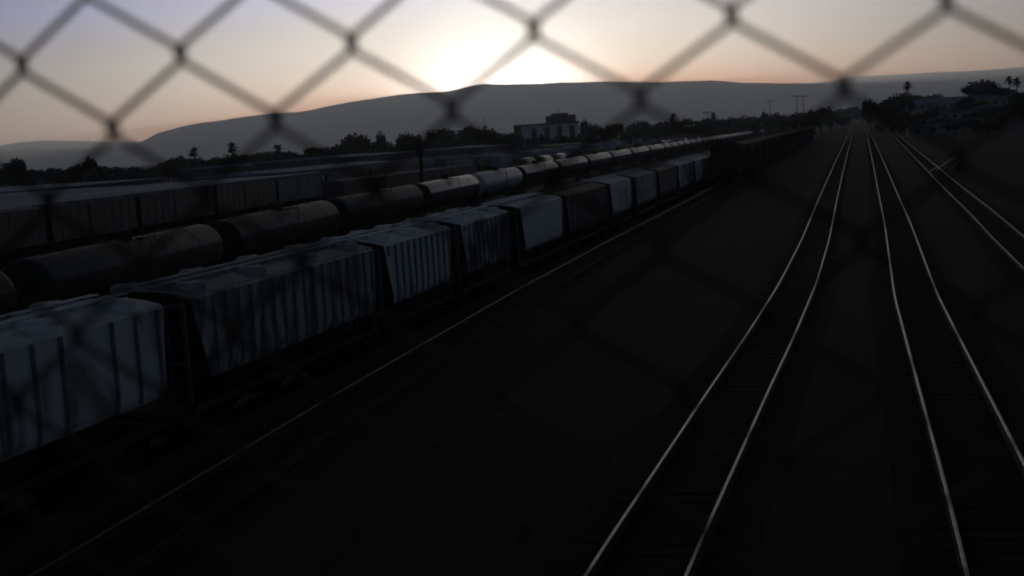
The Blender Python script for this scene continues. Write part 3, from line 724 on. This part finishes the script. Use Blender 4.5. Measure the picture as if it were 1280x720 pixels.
# ------------------------------------------------------------------ light
SUN_AZ = radians(-15.0); SUN_EL = radians(2.0); 
ld = bpy.data.lights.new('sun', 'SUN'); ld.energy = 2.0; ld.angle = radians(.5); ld.color = (1, .8, .6)
lo = bpy.data.objects.new('sun', ld); COL.objects.link(lo)
sd_ = Vector((sin(SUN_AZ)*cos(SUN_EL), cos(SUN_AZ)*cos(SUN_EL), sin(SUN_EL)))
lo.rotation_euler = sd_.to_track_quat('Z', 'Y').to_euler()
GL_EL = radians(1.5); gd = Vector((sin(SUN_AZ)*cos(GL_EL), cos(SUN_AZ)*cos(GL_EL), sin(GL_EL)))
W = bpy.data.worlds.new('World'); S.world = W; W.use_nodes = True
n = W.node_tree.nodes; l = W.node_tree.links; bg = n['Background']
sk = n.new('ShaderNodeTexSky'); sk.sky_type = 'NISHITA'; sk.sun_disc = False; sk.sun_elevation = SUN_EL; sk.sun_rotation = SUN_AZ
sk.dust_density = 2.0; sk.ozone_density = 1.5; sk.air_density = 1.0
tc = n.new('ShaderNodeTexCoord')
def vm(op, a, b=None):
    q = n.new('ShaderNodeVectorMath'); q.operation = op
    l.new(a, q.inputs[0]) if hasattr(a, 'links') else setattr(q.inputs[0], 'default_value', a)
    if b is not None:
        l.new(b, q.inputs[1]) if hasattr(b, 'links') else setattr(q.inputs[1], 'default_value', b)
    return q
def mt(op, a, b=None, clamp=False):
    q = n.new('ShaderNodeMath'); q.operation = op; q.use_clamp = clamp
    for i, v in enumerate((a, b)):
        if v is None: continue
        if hasattr(v, 'links'): l.new(v, q.inputs[i])
        else: q.inputs[i].default_value = v
    return q.outputs[0]
nrm = vm('NORMALIZE', tc.outputs['Generated']).outputs[0]
sp = n.new('ShaderNodeSeparateXYZ'); l.new(nrm, sp.inputs[0])
gdirs = [Vector((sin(radians(a_))*cos(radians(e_)), cos(radians(a_))*cos(radians(e_)), sin(radians(e_)))) for a_, e_ in ((-17.0, .6), (-15.1, 1.1), (-13.0, .6))]
cds = [vm('DOT_PRODUCT', nrm, tuple(v_)).outputs['Value'] for v_ in gdirs]
c = cds[1]
def ramp(val, lo_, hi_, stops):
    r = n.new('ShaderNodeValToRGB'); mr = n.new('ShaderNodeMapRange'); mr.inputs[1].default_value = lo_; mr.inputs[2].default_value = hi_
    l.new(val, mr.inputs[0]); l.new(mr.outputs[0], r.inputs[0]); els = r.color_ramp.elements
    while len(els) < len(stops): els.new(.5)
    for e_, (p_, c_) in zip(els, stops): e_.position = p_; e_.color = (*c_, 1)
    return r.outputs['Color']
LOWK = 2.35
def st(v): return (v, v, v)
elr = ramp(sp.outputs[2], 0, 1, [(0, tuple(LOWK*q for q in (.68, .46, .36))), (.035, tuple(LOWK*.9*q for q in (.53, .46, .55))), (.065, tuple(LOWK*.72*q for q in (.34, .575, 2.45))), (.11, tuple(LOWK*.6*q for q in (.29, .70, 4.8))), (.14, (.27, .48, 1.3)), (.2, (.28, .42, .72)), (.45, (.10, .135, .21)), (1, (.05, .066, .10))])
hs = vm('DOT_PRODUCT', nrm, (sin(SUN_AZ), cos(SUN_AZ), 0)).outputs['Value']
azr = ramp(hs, -1, 1, [(0, (2.3, 1.75, 1.0)), (.5, (2.6, 2.1, 1.25)), (.9, st(.85)), (1, st(1.0))])
SKYK = .10
b1 = vm('MULTIPLY', sk.outputs[0], elr).outputs[0]; b1 = vm('MULTIPLY', b1, azr).outputs[0]
TINT = (1.0, 1.0, 1.0)
b1 = vm('MULTIPLY', b1, TINT).outputs[0]
# aureole of the low sun in dusty air
cc = mt('MAXIMUM', c, 0.0)
g1 = mt('MULTIPLY', mt('ADD', mt('ADD', mt('POWER', mt('MAXIMUM', cds[0], 0.0), 1000.0), mt('POWER', mt('MAXIMUM', cds[1], 0.0), 900.0)), mt('POWER', mt('MAXIMUM', cds[2], 0.0), 1000.0)), 70.0); g2 = mt('MULTIPLY', mt('POWER', cc, 190.0), 3.6)
def sc(col, val):
    q = n.new('ShaderNodeVectorMath'); q.operation = 'SCALE'; q.inputs[0].default_value = col; l.new(val, q.inputs['Scale']); return q.outputs[0]
glow = vm('ADD', sc((1, 1, 1), g1), sc((1.1, .93, .60), g2)).outputs[0]
tot = vm('ADD', b1, glow).outputs[0]
l.new(tot, bg.inputs['Color']); bg.inputs['Strength'].default_value = SKYK
S.view_settings.view_transform = 'Standard'; S.view_settings.look = 'None'; S.view_settings.exposure = 0; S.view_settings.gamma = 1
S.cycles.use_denoising = True; S.cycles.max_bounces = 5; S.cycles.volume_bounces = 1; S.cycles.transparent_max_bounces = 8
S.cycles.filter_width = 2.0; S.cycles.sample_clamp_indirect = 3.0
